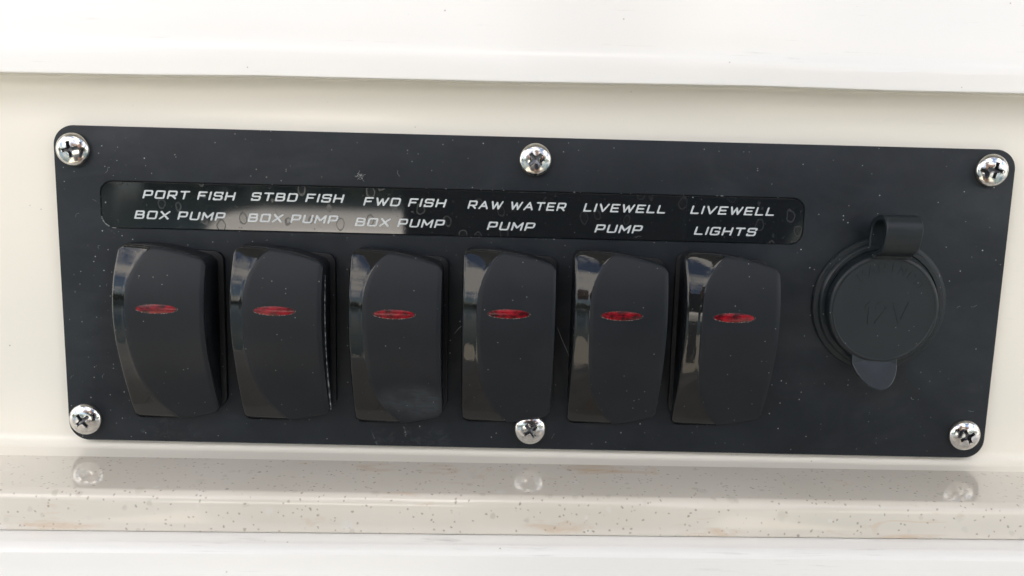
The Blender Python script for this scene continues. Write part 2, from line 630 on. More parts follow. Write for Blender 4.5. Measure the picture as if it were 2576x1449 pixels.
# glossy label strip set into its pocket
bm = bmesh.new()
r_ = 2.8
loft(bm, [[(x, -0.02, z) for x, z in rrect(SX0 + 0.22, SX1 - 0.22, SZ0 + 0.22, SZ1 - 0.22, r_ - 0.2, 10)],
          [(x, 0.08, z) for x, z in rrect(SX0 + 0.1, SX1 - 0.1, SZ0 + 0.1, SZ1 - 0.1, r_ - 0.05, 10)],
          [(x, 0.55, z) for x, z in rrect(SX0 + 0.1, SX1 - 0.1, SZ0 + 0.1, SZ1 - 0.1, r_ - 0.05, 10)]], cap_first=True)
strip = in_panel('label_strip', tomesh(bm, 'label_strip', angle=30), M_strip)
strip['label'] = 'glossy black label strip with pale italic lettering and dried water spots'


# ---- stroke font: each glyph is polylines in a box 1 high; (width, strokes)
def bez(p0, p1, p2, n=4):
    return [((1 - t) ** 2 * p0[0] + 2 * t * (1 - t) * p1[0] + t * t * p2[0], (1 - t) ** 2 * p0[1] + 2 * t * (1 - t) * p1[1] + t * t * p2[1]) for t in [k / n for k in range(n + 1)]]


def circ(w, c=0.2):
    return bez((c, 1), (0, 1), (0, 1 - c)) + bez((0, c), (0, 0), (c, 0)) + bez((w - c, 0), (w, 0), (w, c)) + bez((w, 1 - c), (w, 1), (w - c, 1)) + [(c, 1)]


G = {
    'P': (0.88, [[(0, 0), (0, 1), (0.68, 1)] + bez((0.70, 1), (0.88, 1), (0.88, 0.84)) + bez((0.88, 0.54), (0.88, 0.38), (0.70, 0.38)) + [(0, 0.38)]]),
    'O': (0.95, [circ(0.95, 0.14)]),
    'R': (0.90, [[(0, 0), (0, 1), (0.70, 1)] + bez((0.72, 1), (0.9, 1), (0.9, 0.84)) + bez((0.9, 0.56), (0.9, 0.40), (0.72, 0.40)) + [(0, 0.40)], [(0.45, 0.40), (0.88, 0)]]),
    'T': (0.92, [[(0, 1), (0.92, 1)], [(0.46, 1), (0.46, 0)]]),
    'F': (0.82, [[(0, 0), (0, 1), (0.82, 1)], [(0, 0.50), (0.68, 0.50)]]),
    'I': (0.0, [[(0, 0), (0, 1)]]),
    'S': (0.88, [[(0.88, 0.80), (0.86, 1), (0.16, 1)] + bez((0.16, 1), (0, 1), (0, 0.86)) + bez((0, 0.66), (0, 0.52), (0.16, 0.52)) + bez((0.72, 0.52), (0.88, 0.52), (0.88, 0.36)) + bez((0.88, 0.16), (0.88, 0), (0.72, 0)) + [(0.02, 0), (0.0, 0.18)]]),
    'H': (0.92, [[(0, 0), (0, 1)], [(0.92, 0), (0.92, 1)], [(0, 0.5), (0.92, 0.5)]]),
    'B': (0.90, [[(0, 0), (0, 1), (0.68, 1)] + bez((0.68, 1), (0.84, 1), (0.84, 0.86)) + bez((0.84, 0.66), (0.84, 0.52), (0.68, 0.52)) + [(0, 0.52)],
                 bez((0.68, 0.52), (0.9, 0.52), (0.9, 0.36)) + bez((0.9, 0.16), (0.9, 0), (0.72, 0)) + [(0, 0)]]),
    'X': (0.92, [[(0, 0), (0.92, 1)], [(0, 1), (0.92, 0)]]),
    'U': (0.90, [[(0, 1), (0, 0.18)] + bez((0, 0.18), (0, 0), (0.18, 0)) + bez((0.72, 0), (0.9, 0), (0.9, 0.18)) + [(0.9, 1)]]),
    'M': (1.05, [[(0, 0), (0, 1), (0.525, 0.30), (1.05, 1), (1.05, 0)]]),
    'D': (0.92, [[(0, 0), (0, 1), (0.66, 1)] + bez((0.66, 1), (0.92, 1), (0.92, 0.76)) + bez((0.92, 0.24), (0.92, 0), (0.66, 0)) + [(0, 0)]]),
    'W': (1.30, [[(0, 1), (0.33, 0), (0.65, 0.88), (0.97, 0), (1.30, 1)]]),
    'A': (1.0, [[(0, 0), (0.5, 1), (1.0, 0)], [(0.18, 0.32), (0.82, 0.32)]]),
    'E': (0.84, [[(0.84, 1), (0, 1), (0, 0), (0.84, 0)], [(0, 0.5), (0.74, 0.5)]]),
    'V': (1.0, [[(0, 1), (0.5, 0), (1.0, 1)]]),
    'L': (0.80, [[(0, 1), (0, 0), (0.80, 0)]]),
    'G': (0.92, [[(0.9, 0.84), (0.88, 1), (0.16, 1)] + bez((0.16, 1), (0, 1), (0, 0.84)) + bez((0, 0.16), (0, 0), (0.16, 0)) + bez((0.76, 0), (0.92, 0), (0.92, 0.16)) + [(0.92, 0.46), (0.48, 0.46)]]),
    'N': (0.85, [[(0, 0), (0, 1), (0.85, 0), (0.85, 1)]]),
    'C': (0.85, [[(0.85, 0.80)] + bez((0.85, 0.85), (0.80, 1), (0.6, 1)) + bez((0.3, 1), (0, 1), (0, 0.7)) + bez((0, 0.3), (0, 0), (0.3, 0)) + bez((0.6, 0), (0.82, 0), (0.85, 0.2))]),
    '1': (0.25, [[(0, 0.78), (0.25, 1), (0.25, 0)]]),
    '2': (0.72, [bez((0.02, 0.74), (0.04, 1), (0.36, 1)) + bez((0.36, 1), (0.7, 1), (0.7, 0.72)) + [(0.02, 0), (0.72, 0)]]),
}


def seg_dist(px, py, a, b):
    ax, ay = a
    bx, by = b
    dx, dy = bx - ax, by - ay
    L = dx * dx + dy * dy
    t = np.clip(((px - ax) * dx + (py - ay) * dy) / L, 0, 1) if L > 1e-12 else 0
    return np.hypot(px - ax - t * dx, py - ay - t * dy)


def glyph_polys(ch, half, shear, step=0.05, rag=0.0, rs=None):
    """filled outline of a stroked glyph as polygons, by marching squares on its distance field"""
    wd, strokes = G[ch]
    gx = np.arange(-0.25, wd + 0.25 + step, step)
    gy = np.arange(-0.25, 1.25 + step, step)
    X, Y = np.meshgrid(gx, gy, indexing='ij')
    D = np.full(X.shape, 9.0)
    for s in strokes:
        for a, b in zip(s[:-1], s[1:]):
            D = np.minimum(D, seg_dist(X, Y, a, b))
    D = D - half
    if rag:
        D = D + rs.uniform(-rag, rag, D.shape)
    polys = []
    nx, ny = D.shape
    for i in range(nx - 1):
        for j in range(ny - 1):
            c = [(i, j), (i + 1, j), (i + 1, j + 1), (i, j + 1)]
            d = [D[k] for k in c]
            if min(d) >= 0:
                continue
            out = []
            for k in range(4):
                k2 = (k + 1) % 4
                p = (gx[c[k][0]], gy[c[k][1]])
                q = (gx[c[k2][0]], gy[c[k2][1]])
                if d[k] < 0:
                    out.append(p)
                if (d[k] < 0) != (d[k2] < 0):
                    t = d[k] / (d[k] - d[k2])
                    out.append((p[0] + t * (q[0] - p[0]), p[1] + t * (q[1] - p[1])))
            if len(out) >= 3:
                polys.append([(x + shear * y, y) for x, y in out])
    return polys


def text_bm(text, half, shear, gap=0.36, space=0.62, rag=0.0, seed=1, step=0.05):
    rs = np.random.RandomState(seed)
    x = 0
    bm = bmesh.new()
    for ch in text:
        if ch == ' ':
            x += space
            continue
        for poly in glyph_polys(ch, half, shear, step, rag, rs):
            bm.faces.new([bm.verts.new((px + x, 0, py)) for px, py in poly])
        x += G[ch][0] + gap
    bmesh.ops.remove_doubles(bm, verts=bm.verts, dist=1e-5)
    return bm


def raise_bm(bm, t):
    """turn a flat sheet (facing -Y) into a raised relief t deep"""
    res = bmesh.ops.extrude_face_region(bm, geom=list(bm.faces))
    for g in res['geom']:
        if isinstance(g, bmesh.types.BMVert):
            g.co.y -= t


LINES = [('PORT FISH', -87.5, -66.8, 20.2), ('BOX PUMP', -89.5, -69.2, 15.65),
         ('STBD FISH', -63.6, -42.8, 20.3), ('BOX PUMP', -64.4, -44.2, 15.6),
         ('FWD FISH', -38.7, -20.1, 19.85), ('BOX PUMP', -40.6, -20.4, 15.25),
         ('RAW WATER', -15.5, 6.6, 19.7), ('PUMP', -11.1, -0.2, 15.1),
         ('LIVEWELL', 10.3, 28.65, 19.72), ('PUMP', 13.0, 23.9, 15.1),
         ('LIVEWELL', 34.3, 53.1, 19.8), ('LIGHTS', 35.4, 49.7, 15.15)]
CAPH = 1.92
for k, (txt, x0, x1, z0) in enumerate(LINES):
    bm = text_bm(txt, 0.108, 0.24, gap=0.50, space=0.72, rag=0.016, seed=k)
    xs = [v.co.x for v in bm.verts]
    a, b = min(xs), max(xs)
    for v in bm.verts:
        v.co.x = x0 + (v.co.x - a) / (b - a) * (x1 - x0)
        v.co.z = z0 + (v.co.z + 0.1) * CAPH * 0.80
        v.co.y = 0
    raise_bm(bm, 0.02)
    for v in bm.verts:
        v.co.y -= 0.025
    o = link('lettering', tomesh(bm, 'lettering', smooth=False), strip, M_ink)
    o['label'] = 'pale lettering reading ' + txt

# ------------------------------------------------------------------ rocker switches
RW = 20.2
_z = np.array([-29.7, -25, -20, -14, -8, -2, 4, 8, 10.8])
_h = np.array([0.9, 3.2, 5.8, 8.2, 9.7, 10.2, 9.3, 8.0, 6.9])
PC = np.polyfit(_z, _h, 5)
_bz = np.array([-30, -28.5, -25, -20, -14, -7, 0, 4.5, 8, 10.4, 11.2])
_bu = np.array([11.5, 9.4, 6.9, 4.9, 3.7, 3.15, 3.5, 4.4, 5.8, 7.8, 9.5])
BC = np.polyfit(_bz, _bu, 5)


def ztop(u):
    z = 10.9 - 2.9 * max(0, (u - 4.5) / (RW - 4.5)) ** 2
    r = 1.9
    if u < r:
        z -= r - math.sqrt(max(0, r * r - (r - u) ** 2))
    r = 1.5
    if u > RW - r:
        z -= r - math.sqrt(max(0, r * r - (r - RW + u) ** 2))
    return z


def zbot(u):
    z = -29.5 + 2.4 * max(0, (u - 8) / (RW - 8)) ** 1.8
    r = 1.5
    if u < r:
        z += r - math.sqrt(max(0, r * r - (r - u) ** 2))
    if u > RW - r:
        z += r - math.sqrt(max(0, r * r - (r - RW + u) ** 2))
    return z


def bound(z):
    return float(np.polyval(BC, z))


def body_h(u, z):
    h = float(np.polyval(PC, z)) + 0.3
    d = bound(z) - u
    if d > 0:
        q = min(1.0, max(0.3, (float(np.polyval(PC, z)) - 0.6) / 7.5))
        h -= (0.34 * d + 0.10 * min(1, d / 0.3) - 0.006 * d * d) * q
    return max(h, 0.5 - 0.02 * max(0, d))


def edge_drop(u, z, r=0.55):
    e = min(u, RW - u, ztop(u) - z, z - zbot(u))
    e = max(0, e)
    return r - math.sqrt(max(0, r * r - (r - min(e, r)) ** 2))


def spaced(n, dense=0.55):
    """0..1 parameters, denser near both ends"""
    out = [0, 0.008, 0.02, 0.035]
    out += [0.055 + (1 - 0.11) * k / n for k in range(n + 1)]
    out += [0.965, 0.98, 0.992, 1]
    return out


def make_body():
    bm = bmesh.new()
    S, T = spaced(44), spaced(56)
    grid = []
    for s in S:
        u = RW * s
        col = []
        for t in T:
            z = zbot(u) + (ztop(u) - zbot(u)) * t
            col.append(bm.verts.new((u, -(body_h(u, z) - edge_drop(u, z)), z)))
        grid.append(col)
    ns, ntt = len(S), len(T)
    for i in range(ns - 1):
        for j in range(ntt - 1):
            bm.faces.new((grid[i][j], grid[i + 1][j], grid[i + 1][j + 1], grid[i][j + 1]))
    loop = [grid[i][0] for i in range(ns)] + [grid[ns - 1][j] for j in range(1, ntt)] + \
           [grid[i][ntt - 1] for i in range(ns - 2, -1, -1)] + [grid[0][j] for j in range(ntt - 2, 0, -1)]
    low = [bm.verts.new((v.co.x + (0.15 if v.co.x < RW / 2 else -0.15), -0.45, v.co.z)) for v in loop]
    n = len(loop)
    for i in range(n):
        f = bm.faces.new((loop[i], loop[(i + 1) % n], low[(i + 1) % n], low[i]))
        f.material_index = 1
    return tomesh(bm, 'rocker', angle=50)


def make_pad():
    """matte facing: right of the curved boundary, a hair proud of the body"""
    bm = bmesh.new()
    rows = []
    ts = spaced(60)
    n = 34
    for t in ts:
        row = []
        for k in range(n + 1):
            z = None
            # column position between boundary and right edge; solve u for this t
            u = 8.0
            for _ in range(12):
                z = zbot(u) + (ztop(u) - zbot(u)) * t
                u0 = bound(z) + 0.02
                f = k / n
                f = f if k in (0, n) else 0.012 + f * 0.976
                u = 0.6 * u + 0.4 * (u0 + (RW - 0.05 - u0) * f)
            z = zbot(u) + 0.07 + (ztop(u) - zbot(u) - 0.14) * t
            lift = 0.16
            if k == 0:
                lift = 0.0
            row.append(bm.verts.new((u, -(float(np.polyval(PC, z)) + 0.3 - edge_drop(u, z) + lift), z)))
        rows.append(row)
    for a, b in zip(rows[:-1], rows[1:]):
        for i in range(n):
            bm.faces.new((a[i], a[i + 1], b[i + 1], b[i]))
    return tomesh(bm, 'grip_pad', angle=50)


LU, LZ = 10.2, -2.35


def make_lens(rx, rz, lift, dome):
    bm = bmesh.new()
    n, m = 40, 6
    rings = []
    for j in range(m, 0, -1):
        f = j / m
        ring = []
        for i in range(n):
            a = 2 * math.pi * i / n
            u, z = LU + rx * f * math.cos(a), LZ + rz * f * math.sin(a) * (1)
            ring.append((u, -(float(np.polyval(PC, z)) + 0.3 + lift + dome * (1 - f * f)), z))
        rings.append(ring)
    loft(bm, rings, cap_last=True)
    return tomesh(bm, 'indicator_lens')


def make_rim(seed=0):
    rs = random.Random(seed)
    bm = bmesh.new()
    n = 72
    a_, b_, c_ = [], [], []
    for i in range(n):
        a = 2 * math.pi * i / n
        for lst, e, lf in ((a_, -0.06 + rs.uniform(-.05, .03), 0.17), (b_, 0.03, 0.20), (c_, 0.11 + rs.uniform(-.06, .07), 0.09)):
            u, z = LU + (4.55 + e) * math.cos(a), LZ + (1.02 + e) * math.sin(a)
            lst.append((u, -(float(np.polyval(PC, z)) + 0.3 + lf), z))
    loft(bm, [a_, b_, c_])
    return tomesh(bm, 'lens_rim')


def make_bezel():
    bm = bmesh.new()
    zt, zb = 10.4, -26.6
    def ring(e, y):
        return [(x, y, z) for x, z in rrect(0.1 + e, RW + 0.75 - e, zb + e, zt + e * -1, 1.8, 8)]
    def ringz(e, y):
        out = []
        for x, _, z in ring(e, y):
            out.append((x, y, z - (1.3 * max(0, (x - 6) / 14) ** 2 if z > 0 else -0.6 * max(0, (x - 6) / 14))))
        return out
    loft(bm, [ringz(0.3, -1.0), ringz(0.08, -0.92), ringz(0, -0.75), ringz(0, 0.02)], cap_first=True)
    return tomesh(bm, 'bezel', angle=40)


me_body, me_pad, me_bez = make_body(), make_pad(), make_bezel()
me_lens = make_lens(4.62, 1.06, 0.13, 0.22)
me_rim = make_rim(3)
for m_, mat in ((me_body, M_gloss), (me_pad, M_pad), (me_bez, M_bezel), (me_lens, M_lens), (me_rim, M_rim)):
    m_.materials.append(mat)
me_body.materials.append(M_bezel)

SW = [(-91.0, 'black rocker switch under the words PORT FISH BOX PUMP, showing its wide dark side'),
      (-66.0, 'black rocker switch under STBD FISH BOX PUMP with a pale scuffed rear edge'),
      (-40.5, 'black rocker switch under FWD FISH BOX PUMP with salt haze on its lower end'),
      (-16.0, 'black rocker switch under the words RAW WATER PUMP, just above the bottom middle screw'),
      (8.2, 'black rocker switch under the words LIVEWELL PUMP with a hair bridging to its neighbour'),
      (32.4, 'black rocker switch under the words LIVEWELL LIGHTS, nearest to the capped socket')]


def wear_mat():
    m, b = new_mat('scuffed_edge', (0.3, 0.33, 0.35), 0.8)
    n = NB(m)
    k = n.rng(n.noise(900, 4, 0.7), 0.45, 0.62)
    n.set('Base Color', n.mix(k, (0.02, 0.022, 0.025), (0.42, 0.46, 0.48)))
    return m


M_wear = wear_mat()
for i, (x0, lab) in enumerate(SW):
    t = empty('rocker_switch', (x0, 0, (-0.35, -0.2, -0.35, 0.3, 0.45, 0.6)[i]), lab, 'switch', 'rocker switches in a row on the panel')
    link('bezel', me_bez, t)
    body = link('rocker', me_body, t)
    pad = link('grip_pad', me_pad, body)
    if i == 2:
        pad.data = me_pad.copy()
        pad.data.materials[0] = M_pad_salt
    ln = link('indicator_lens', me_lens, body)
    rm = link('lens_rim', me_rim, body)
    if i:
        rm.data = make_rim(i + 10)
        rm.data.materials.append(M_rim)
    bx = {0: 0.45, 1: 0.35, 2: 0.2, 3: 0.0, 4: 0.0, 5: -0.95}[i]
    t.children[0].location.x = bx * MM
    if i == 1:
        bm = bmesh.new()
        rs = random.Random(4)
        rings = []
        for k in range(90):
            z = 5.0 - 31.5 * k / 89
            wdt = 0.10 + 0.10 * rs.random() + (0.22 * math.exp(-((z + 22) / 3.5) ** 2))
            h = float(np.polyval(PC, z)) * 0.72
            x = RW + 0.02
            rings.append([(x - 0.12, -(h + wdt), z), (x + 0.07, -(h + wdt * 0.6), z), (x + 0.09, -(h - wdt * 0.5), z), (x - 0.12, -(h - wdt), z)])
        loft(bm, rings, True, True)
        link('worn_edge', tomesh(bm, 'worn_edge'), body, M_wear)


# ------------------------------------------------------------------ screws
def make_screw_mesh(part):
    """pan head dome with a cross recess; part: 'head' or 'recess'"""
    Rr, H = 3.72, 2.15
    N = 96
    radii = [0, .12, .24, .36, .48, .6, .72, .84, .96, 1.08, 1.2, 1.3, 1.4, 1.5, 1.6, 1.7, 1.8, 1.95, 2.15, 2.4, 2.7, 3.0, 3.25, 3.45, 3.58, 3.66, 3.71, 3.72]

    def cross(x, y):
        ax, ay = max(abs(x), abs(y)), min(abs(x), abs(y))
        half = 0.25 + 0.10 * max(0, ax - 0.6)
        inner = 0.55 ** 2
        # arm distance with filleted inner corners
        d1 = max(ay - half, ax - 1.66)
        q = (0.82 - ax, 0.82 - ay)
        d2 = 0.50 - math.hypot(0.82 - ay, max(0, 0.82 - ax)) if ax < 0.82 and ay < 0.82 else 9
        return min(d1, d2 if d2 < 9 else d1)

    def top(r):
        f = r / Rr
        return 0.35 + (H - 0.35) * math.sqrt(max(0, 1 - f ** 2.25))

    bm = bmesh.new()
    allf = []
    prev = None
    inside = []
    cen = None
    for r in radii:
        ring = []
        if r == 0:
            cen = bm.verts.new((0, -(top(0) - 1.5), 0))
            continue
        for i in range(N):
            a = 2 * math.pi * i / N
            x, y = r * math.cos(a), r * math.sin(a)
            d = cross(x, y)
            s = min(1, max(0, (0.07 - d) / 0.14))
            s = s * s * (3 - 2 * s)
            dep = 1.45 * (1 - 0.45 * (r / 1.7)) if r < 2 else 0
            ring.append(bm.verts.new((x, -(top(r) - s * dep), y)))
        if prev is None:
            for i in range(N):
                f = bm.faces.new((cen, ring[i], ring[(i + 1) % N]))
                inside.append(f)
        else:
            for i in range(N):
                f = bm.faces.new((prev[i], ring[i], ring[(i + 1) % N], prev[(i + 1) % N]))
                c = f.calc_center_median()
                if cross(c.x, c.z) < 0.045 and r < 2:
                    inside.append(f)
        prev = ring
    low = [bm.verts.new((v.co.x, 0.0, v.co.z)) for v in prev]
    for i in range(N):
        bm.faces.new((prev[i], prev[(i + 1) % N], low[(i + 1) % N], low[i]))
    ins = set(inside)
    kill = [f for f in bm.faces if (f in ins) == (part == 'head')]
    bmesh.ops.delete(bm, geom=kill, context='FACES')
    return tomesh(bm, 'screw_' + part, angle=42)


me_head, me_rec = make_screw_mesh('head'), make_screw_mesh('recess')
me_head.materials.append(M_steel)
me_rec.materials.append(M_recess)
for x, z, ang, lab in [(-102.0, 30.5, 12, 'domed steel cross-head screw at the top corner beside the PORT FISH lettering'),
                       (-0.7, 30.85, 42, 'domed steel cross-head screw centred on the upper edge, above the RAW WATER lettering'),
                       (100.9, 31.1, -10, 'domed steel cross-head screw at the top corner above the capped socket'),
                       (-102.3, -30.6, 38, 'domed steel cross-head screw at the bottom corner beside the first rocker switch'),
                       (-0.1, -30.7, 36, 'domed steel cross-head screw tucked under the RAW WATER PUMP rocker at the bottom edge'),
                       (101.3, -30.0, 30, 'domed steel cross-head screw at the bottom corner below the capped socket')]:
    t = empty('screw', (x, 0, z), lab, 'screw', 'steel screws fixing the panel')
    t.rotation_euler = (0, R(-ang), 0)
    link('head', me_head, t, loc=(0, -0.01, 0))
    link('cross_recess', me_rec, t, loc=(0, -0.01, 0))

# ------------------------------------------------------------------ 12 volt socket with rubber cap
sock = empty('power_socket', (78.3, 0, 0), 'round black power socket closed by a rubber cap marked 12V with hinge strap', 'socket')


def turned(prof, name, n=96, cx=0, cz=0, cap=True):
    bm = bmesh.new()
    loft(bm, [[(cx + r * math.cos(2 * math.pi * i / n), -h, cz + r * math.sin(2 * math.pi * i / n)) for i in range(n)] for r, h in prof], cap_last=cap)
    return tomesh(bm, name, angle=32)


link('flange', turned([(15.3, -0.02), (15.3, 0.5), (15.1, 0.8), (14.5, 0.95), (14.2, 1.0), (14.0, 1.5), (13.7, 1.72), (12.9, 1.75), (12.7, 1.5), (5, 1.5)], 'flange', cx=0.15, cz=0.3), sock, M_cap)
cap = link('cap', turned([(12.45, 1.55), (12.45, 3.0), (12.4, 3.5), (12.15, 3.85), (11.8, 4.0), (11.5, 4.02), (11.35, 3.9), (11.1, 3.88), (8, 3.92), (4, 3.94), (0.5, 3.95)], 'cap', cx=-0.2, cz=-0.2), sock, M_cap)

# pull tab at the bottom of the cap
bm = bmesh.new()
pts_top = []
cxt = -1.35
outline = []
for k in range(25):
    a = R(180 + 180 * k / 24)
    outline.append((cxt + 5.05 * math.cos(a) * (1 + 0.16 * math.sin(a)), -12.6 + 5.2 * math.sin(a)))
outline = [(cxt - 5.05, -10.6)] + outline + [(cxt + 5.05, -10.6)]


def tabh(z):
    t = max(0, (-12.2 - z))
    return 3.86 + 0.72 * t if t > 0 else 3.86


back_ = []
rows = []
for f in (1.0, 0.96, 0.85, 0.6, 0.3):
    rows.append([(cxt + (x - cxt) * f, -(tabh(-11.5 + (z + 11.5) * f) - (0.16 if f == 1 else 0)), -11.5 + (z + 11.5) * f) for x, z in outline])
rows.insert(0, [(x, -(tabh(z) - 1.1), z) for x, z in outline])
loft(bm, rows, cap_first=True, cap_last=True)
link('pull_tab', tomesh(bm, 'pull_tab', angle=20), cap, plastic('worn_shiny_rubber', (0.015, 0.020, 0.026), (0.020, 0.026, 0.032), (0.28, 0.38), 0.3, 0.32))

# hinge strap: a loop from the flange out and over onto the cap
path = [(13.5, 1.6), (16.0, 1.7), (18.2, 2.2), (19.3, 3.5), (19.75, 5.1), (19.6, 6.7), (18.8, 7.7), (17.4, 8.0), (15.8, 7.7), (14.6, 7.2), (13.7, 6.3), (13.1, 5.2), (12.7, 4.3), (12.0, 3.75)]
P = [Vector((p[0], p[1])) for p in path]
fine = []
for i in range(len(P) - 1):
    p0, p1, p2, p3 = P[max(0, i - 1)], P[i], P[i + 1], P[min(len(P) - 1, i + 2)]
    for k in range(5):
        t = k / 5
        fine.append(0.5 * ((2 * p1) + (p2 - p0) * t + (2 * p0 - 5 * p1 + 4 * p2 - p3) * t * t + (3 * p1 - p0 - 3 * p2 + p3) * t ** 3))
fine.append(P[-1])
bm = bmesh.new()
rings = []
th = 1.15
for i, p in enumerate(fine):
    d = (fine[min(i + 1, len(fine) - 1)] - fine[max(i - 1, 0)]).normalized()
    nrm = Vector((d.y, -d.x))                    # inward side of the loop
    wl, wr = -3.75, 4.15
    if p[0] < 13.5:
        k = (13.5 - p[0]) / 2.5
        wl, wr = wl - 0.8 * k, wr + 0.5 * k
    q = p + nrm * th
    b_ = 0.22
    ring = [(wl + b_, p), (wr - b_, p), (wr, p + nrm * b_), (wr, q - nrm * b_), (wr - b_, q), (wl + b_, q), (wl, q - nrm * b_), (wl, p + nrm * b_)]
    rings.append([(x, -v.y, v.x) for x, v in ring])
loft(bm, rings, cap_first=True, cap_last=True)
link('hinge_strap', tomesh(bm, 'hinge_strap', angle=35), sock, M_cap)

# moulded words on the cap
bm = bmesh.new()
word = 'MARINCO'
ang = 127 + 14.6
for k, ch in enumerate(word):
    wd = G[ch][0] * 1.55
    ang -= 14.6
    a = R(ang)
    for poly in glyph_polys(ch, 0.075, 0.0, 0.07):
        vs_ = []
        for px, py in poly:
            lx, ly = (px - G[ch][0] / 2) * 1.55, py * 1.75
            r = 8.45 + ly
            vs_.append(bm.verts.new((-0.2 + r * math.cos(a) + lx * math.sin(a), 0, -0.2 + r * math.sin(a) - lx * math.cos(a))))
        bm.faces.new(vs_)
bmesh.ops.remove_doubles(bm, verts=bm.verts, dist=1e-5)
raise_bm(bm, 0.11)
for v in bm.verts:
    v.co.y -= 3.86
link('raised_lettering', tomesh(bm, 'raised_lettering', smooth=False), cap, M_cap)
bm = text_bm('12V', 0.075, 0.0, gap=0.45, step=0.06)
xs = [v.co.x for v in bm.verts]
for v in bm.verts:
    v.co.x = -4.6 + (v.co.x - min(xs)) * 3.3
    v.co.z = -3.4 + v.co.z * 4.6
raise_bm(bm, 0.12)
for v in bm.verts:
    v.co.y -= 3.9
link('raised_lettering', tomesh(bm, 'raised_lettering', smooth=False), cap, M_cap)


# ------------------------------------------------------------------ lint, hairs, dust
def fibre(bm, pts, r=0.03, sides=5):
    rings = []
    n = len(pts)
    for i, p in enumerate(pts):
        p = Vector(p)
        d = (Vector(pts[min(i + 1, n - 1)]) - Vector(pts[max(i - 1, 0)])).normalized()
        a = d.cross(Vector((0, 1, 0.01))).normalized()
        b = d.cross(a)
        rr = r * (0.5 if i in (0, n - 1) else 1)
        rings.append([tuple(p + (a * math.cos(2 * math.pi * k / sides) + b * math.sin(2 * math.pi * k / sides)) * rr) for k in range(sides)])
    loft(bm, rings, True, True)


def curl(x, z, L, a0, bend, n=8, y=-0.06, lift=0.0):
    pts = [(x, y, z)]
    a = a0
    for k in range(n):
        a += bend / n + random.uniform(-.25, .25)
        x += L / n * math.cos(a)
        z += L / n * math.sin(a)
        pts.append((x, y - lift * math.sin(math.pi * (k + 1) / n), z))
    return pts


bm = bmesh.new()
for k in range(18):
    a = random.uniform(0, 6.28)
    t_ = random.gauss(0, 0.42)
    fibre(bm, curl(t_ - 0.2, -t_ * 0.8 + random.gauss(0, 0.13) + 0.2, random.uniform(0.4, 1.15), -0.9 + random.gauss(0, 0.6), random.uniform(-2, 2), lift=0.25), 0.02)
lint = link('lint', tomesh(bm, 'lint'), mat=M_lint, loc=(-39.2, 0, 26.1))
lint['label'] = 'small tuft of white lint stuck on the panel above the STBD FISH lettering'
lint['category'] = 'lint'
for pts, lab in (([(-17.9, -2.0, -8.4), (-16.9, -3.6, -6.9), (-15.4, -5.0, -5.2)], 'short fine pale hair crossing the gap between the FWD FISH and RAW WATER rockers'),
                 ([(5.2, -4.0, -6.0), (6.2, -3.0, -8.6), (7.6, -1.9, -11.6), (8.7, -1.0, -14.2)], 'long fine pale hair hanging in the gap between the RAW WATER and LIVEWELL PUMP rockers')):
    bm = bmesh.new()
    fibre(bm, pts, 0.035)
    h = link('hair', tomesh(bm, 'hair'), mat=M_lint)
    h['label'] = lab
    h['category'] = 'hair'

bm = bmesh.new()
for k in range(300):
    x, z = random.uniform(-105, 105), random.uniform(-34.5, 34.5)
    if random.random() < 0.35:
        x = random.gauss(-96, 7)
        if abs(x) > 105:
            continue
    inside = any(x0 - 1 < x < x0 + RW + 2 and -30.5 < z < 11.5 for x0, _ in SW)
    if inside or math.hypot(x - 78, z) < 16 or (SX0 < x < SX1 and SZ0 < z < SZ1 and random.random() < 0.4):
        continue
    if any(math.hypot(x - a, z - b) < 4.2 for a, b in ((-102, 30.5), (-.7, 30.8), (101, 31), (-102, -30.6), (0, -30.7), (101, -30))):
        continue
    s = 0.028 + 0.15 * random.random() ** 5
    if random.random() < 0.07:
        fibre(bm, curl(x, z, random.uniform(0.6, 1.8), random.uniform(0, 6.28), random.uniform(-3, 3)), 0.022, 4)
        continue
    bmesh.ops.create_icosphere(bm, subdivisions=1, radius=s, matrix=Matrix.Translation((x, -s * 0.4 - 0.02, z)) @ Matrix.Diagonal((1, 0.6, random.uniform(.6, 1.3), 1)))
for k in range(60):          # pale deposit along the lower corner and edges of the label strip
    if k < 34:
        a = R(random.uniform(185, 275))
        x, z = -93.7 + 3.0 * math.cos(a), 16.5 + 3.0 * math.sin(a)
    else:
        x, z = random.uniform(SX0 + 3, SX1 - 3), random.choice((SZ0 - 0.15, SZ1 + 0.1))
    s = random.uniform(0.04, 0.12)
    bmesh.ops.create_icosphere(bm, subdivisions=1, radius=s, matrix=Matrix.Translation((x, -0.03, z)) @ Matrix.Diagonal((random.uniform(1, 2.4), 0.5, 1, 1)))
dust = link('dust', tomesh(bm, 'dust'), mat=M_dust)
dust['kind'] = 'stuff'
dust['label'] = 'pale dust specks and tiny fibres scattered over the black panel'

# ------------------------------------------------------------------ what stands behind the camera and shows in the glossy parts
def simple(name, col, rough=0.6, nscale=30, var=0.8):
    m, b = new_mat(name, col, rough)
    n = NB(m)
    n.set('Base Color', n.mix(n.rng(n.noise(nscale, 4), 0.3, 0.7), col, tuple(x * var for x in col)))
    return m


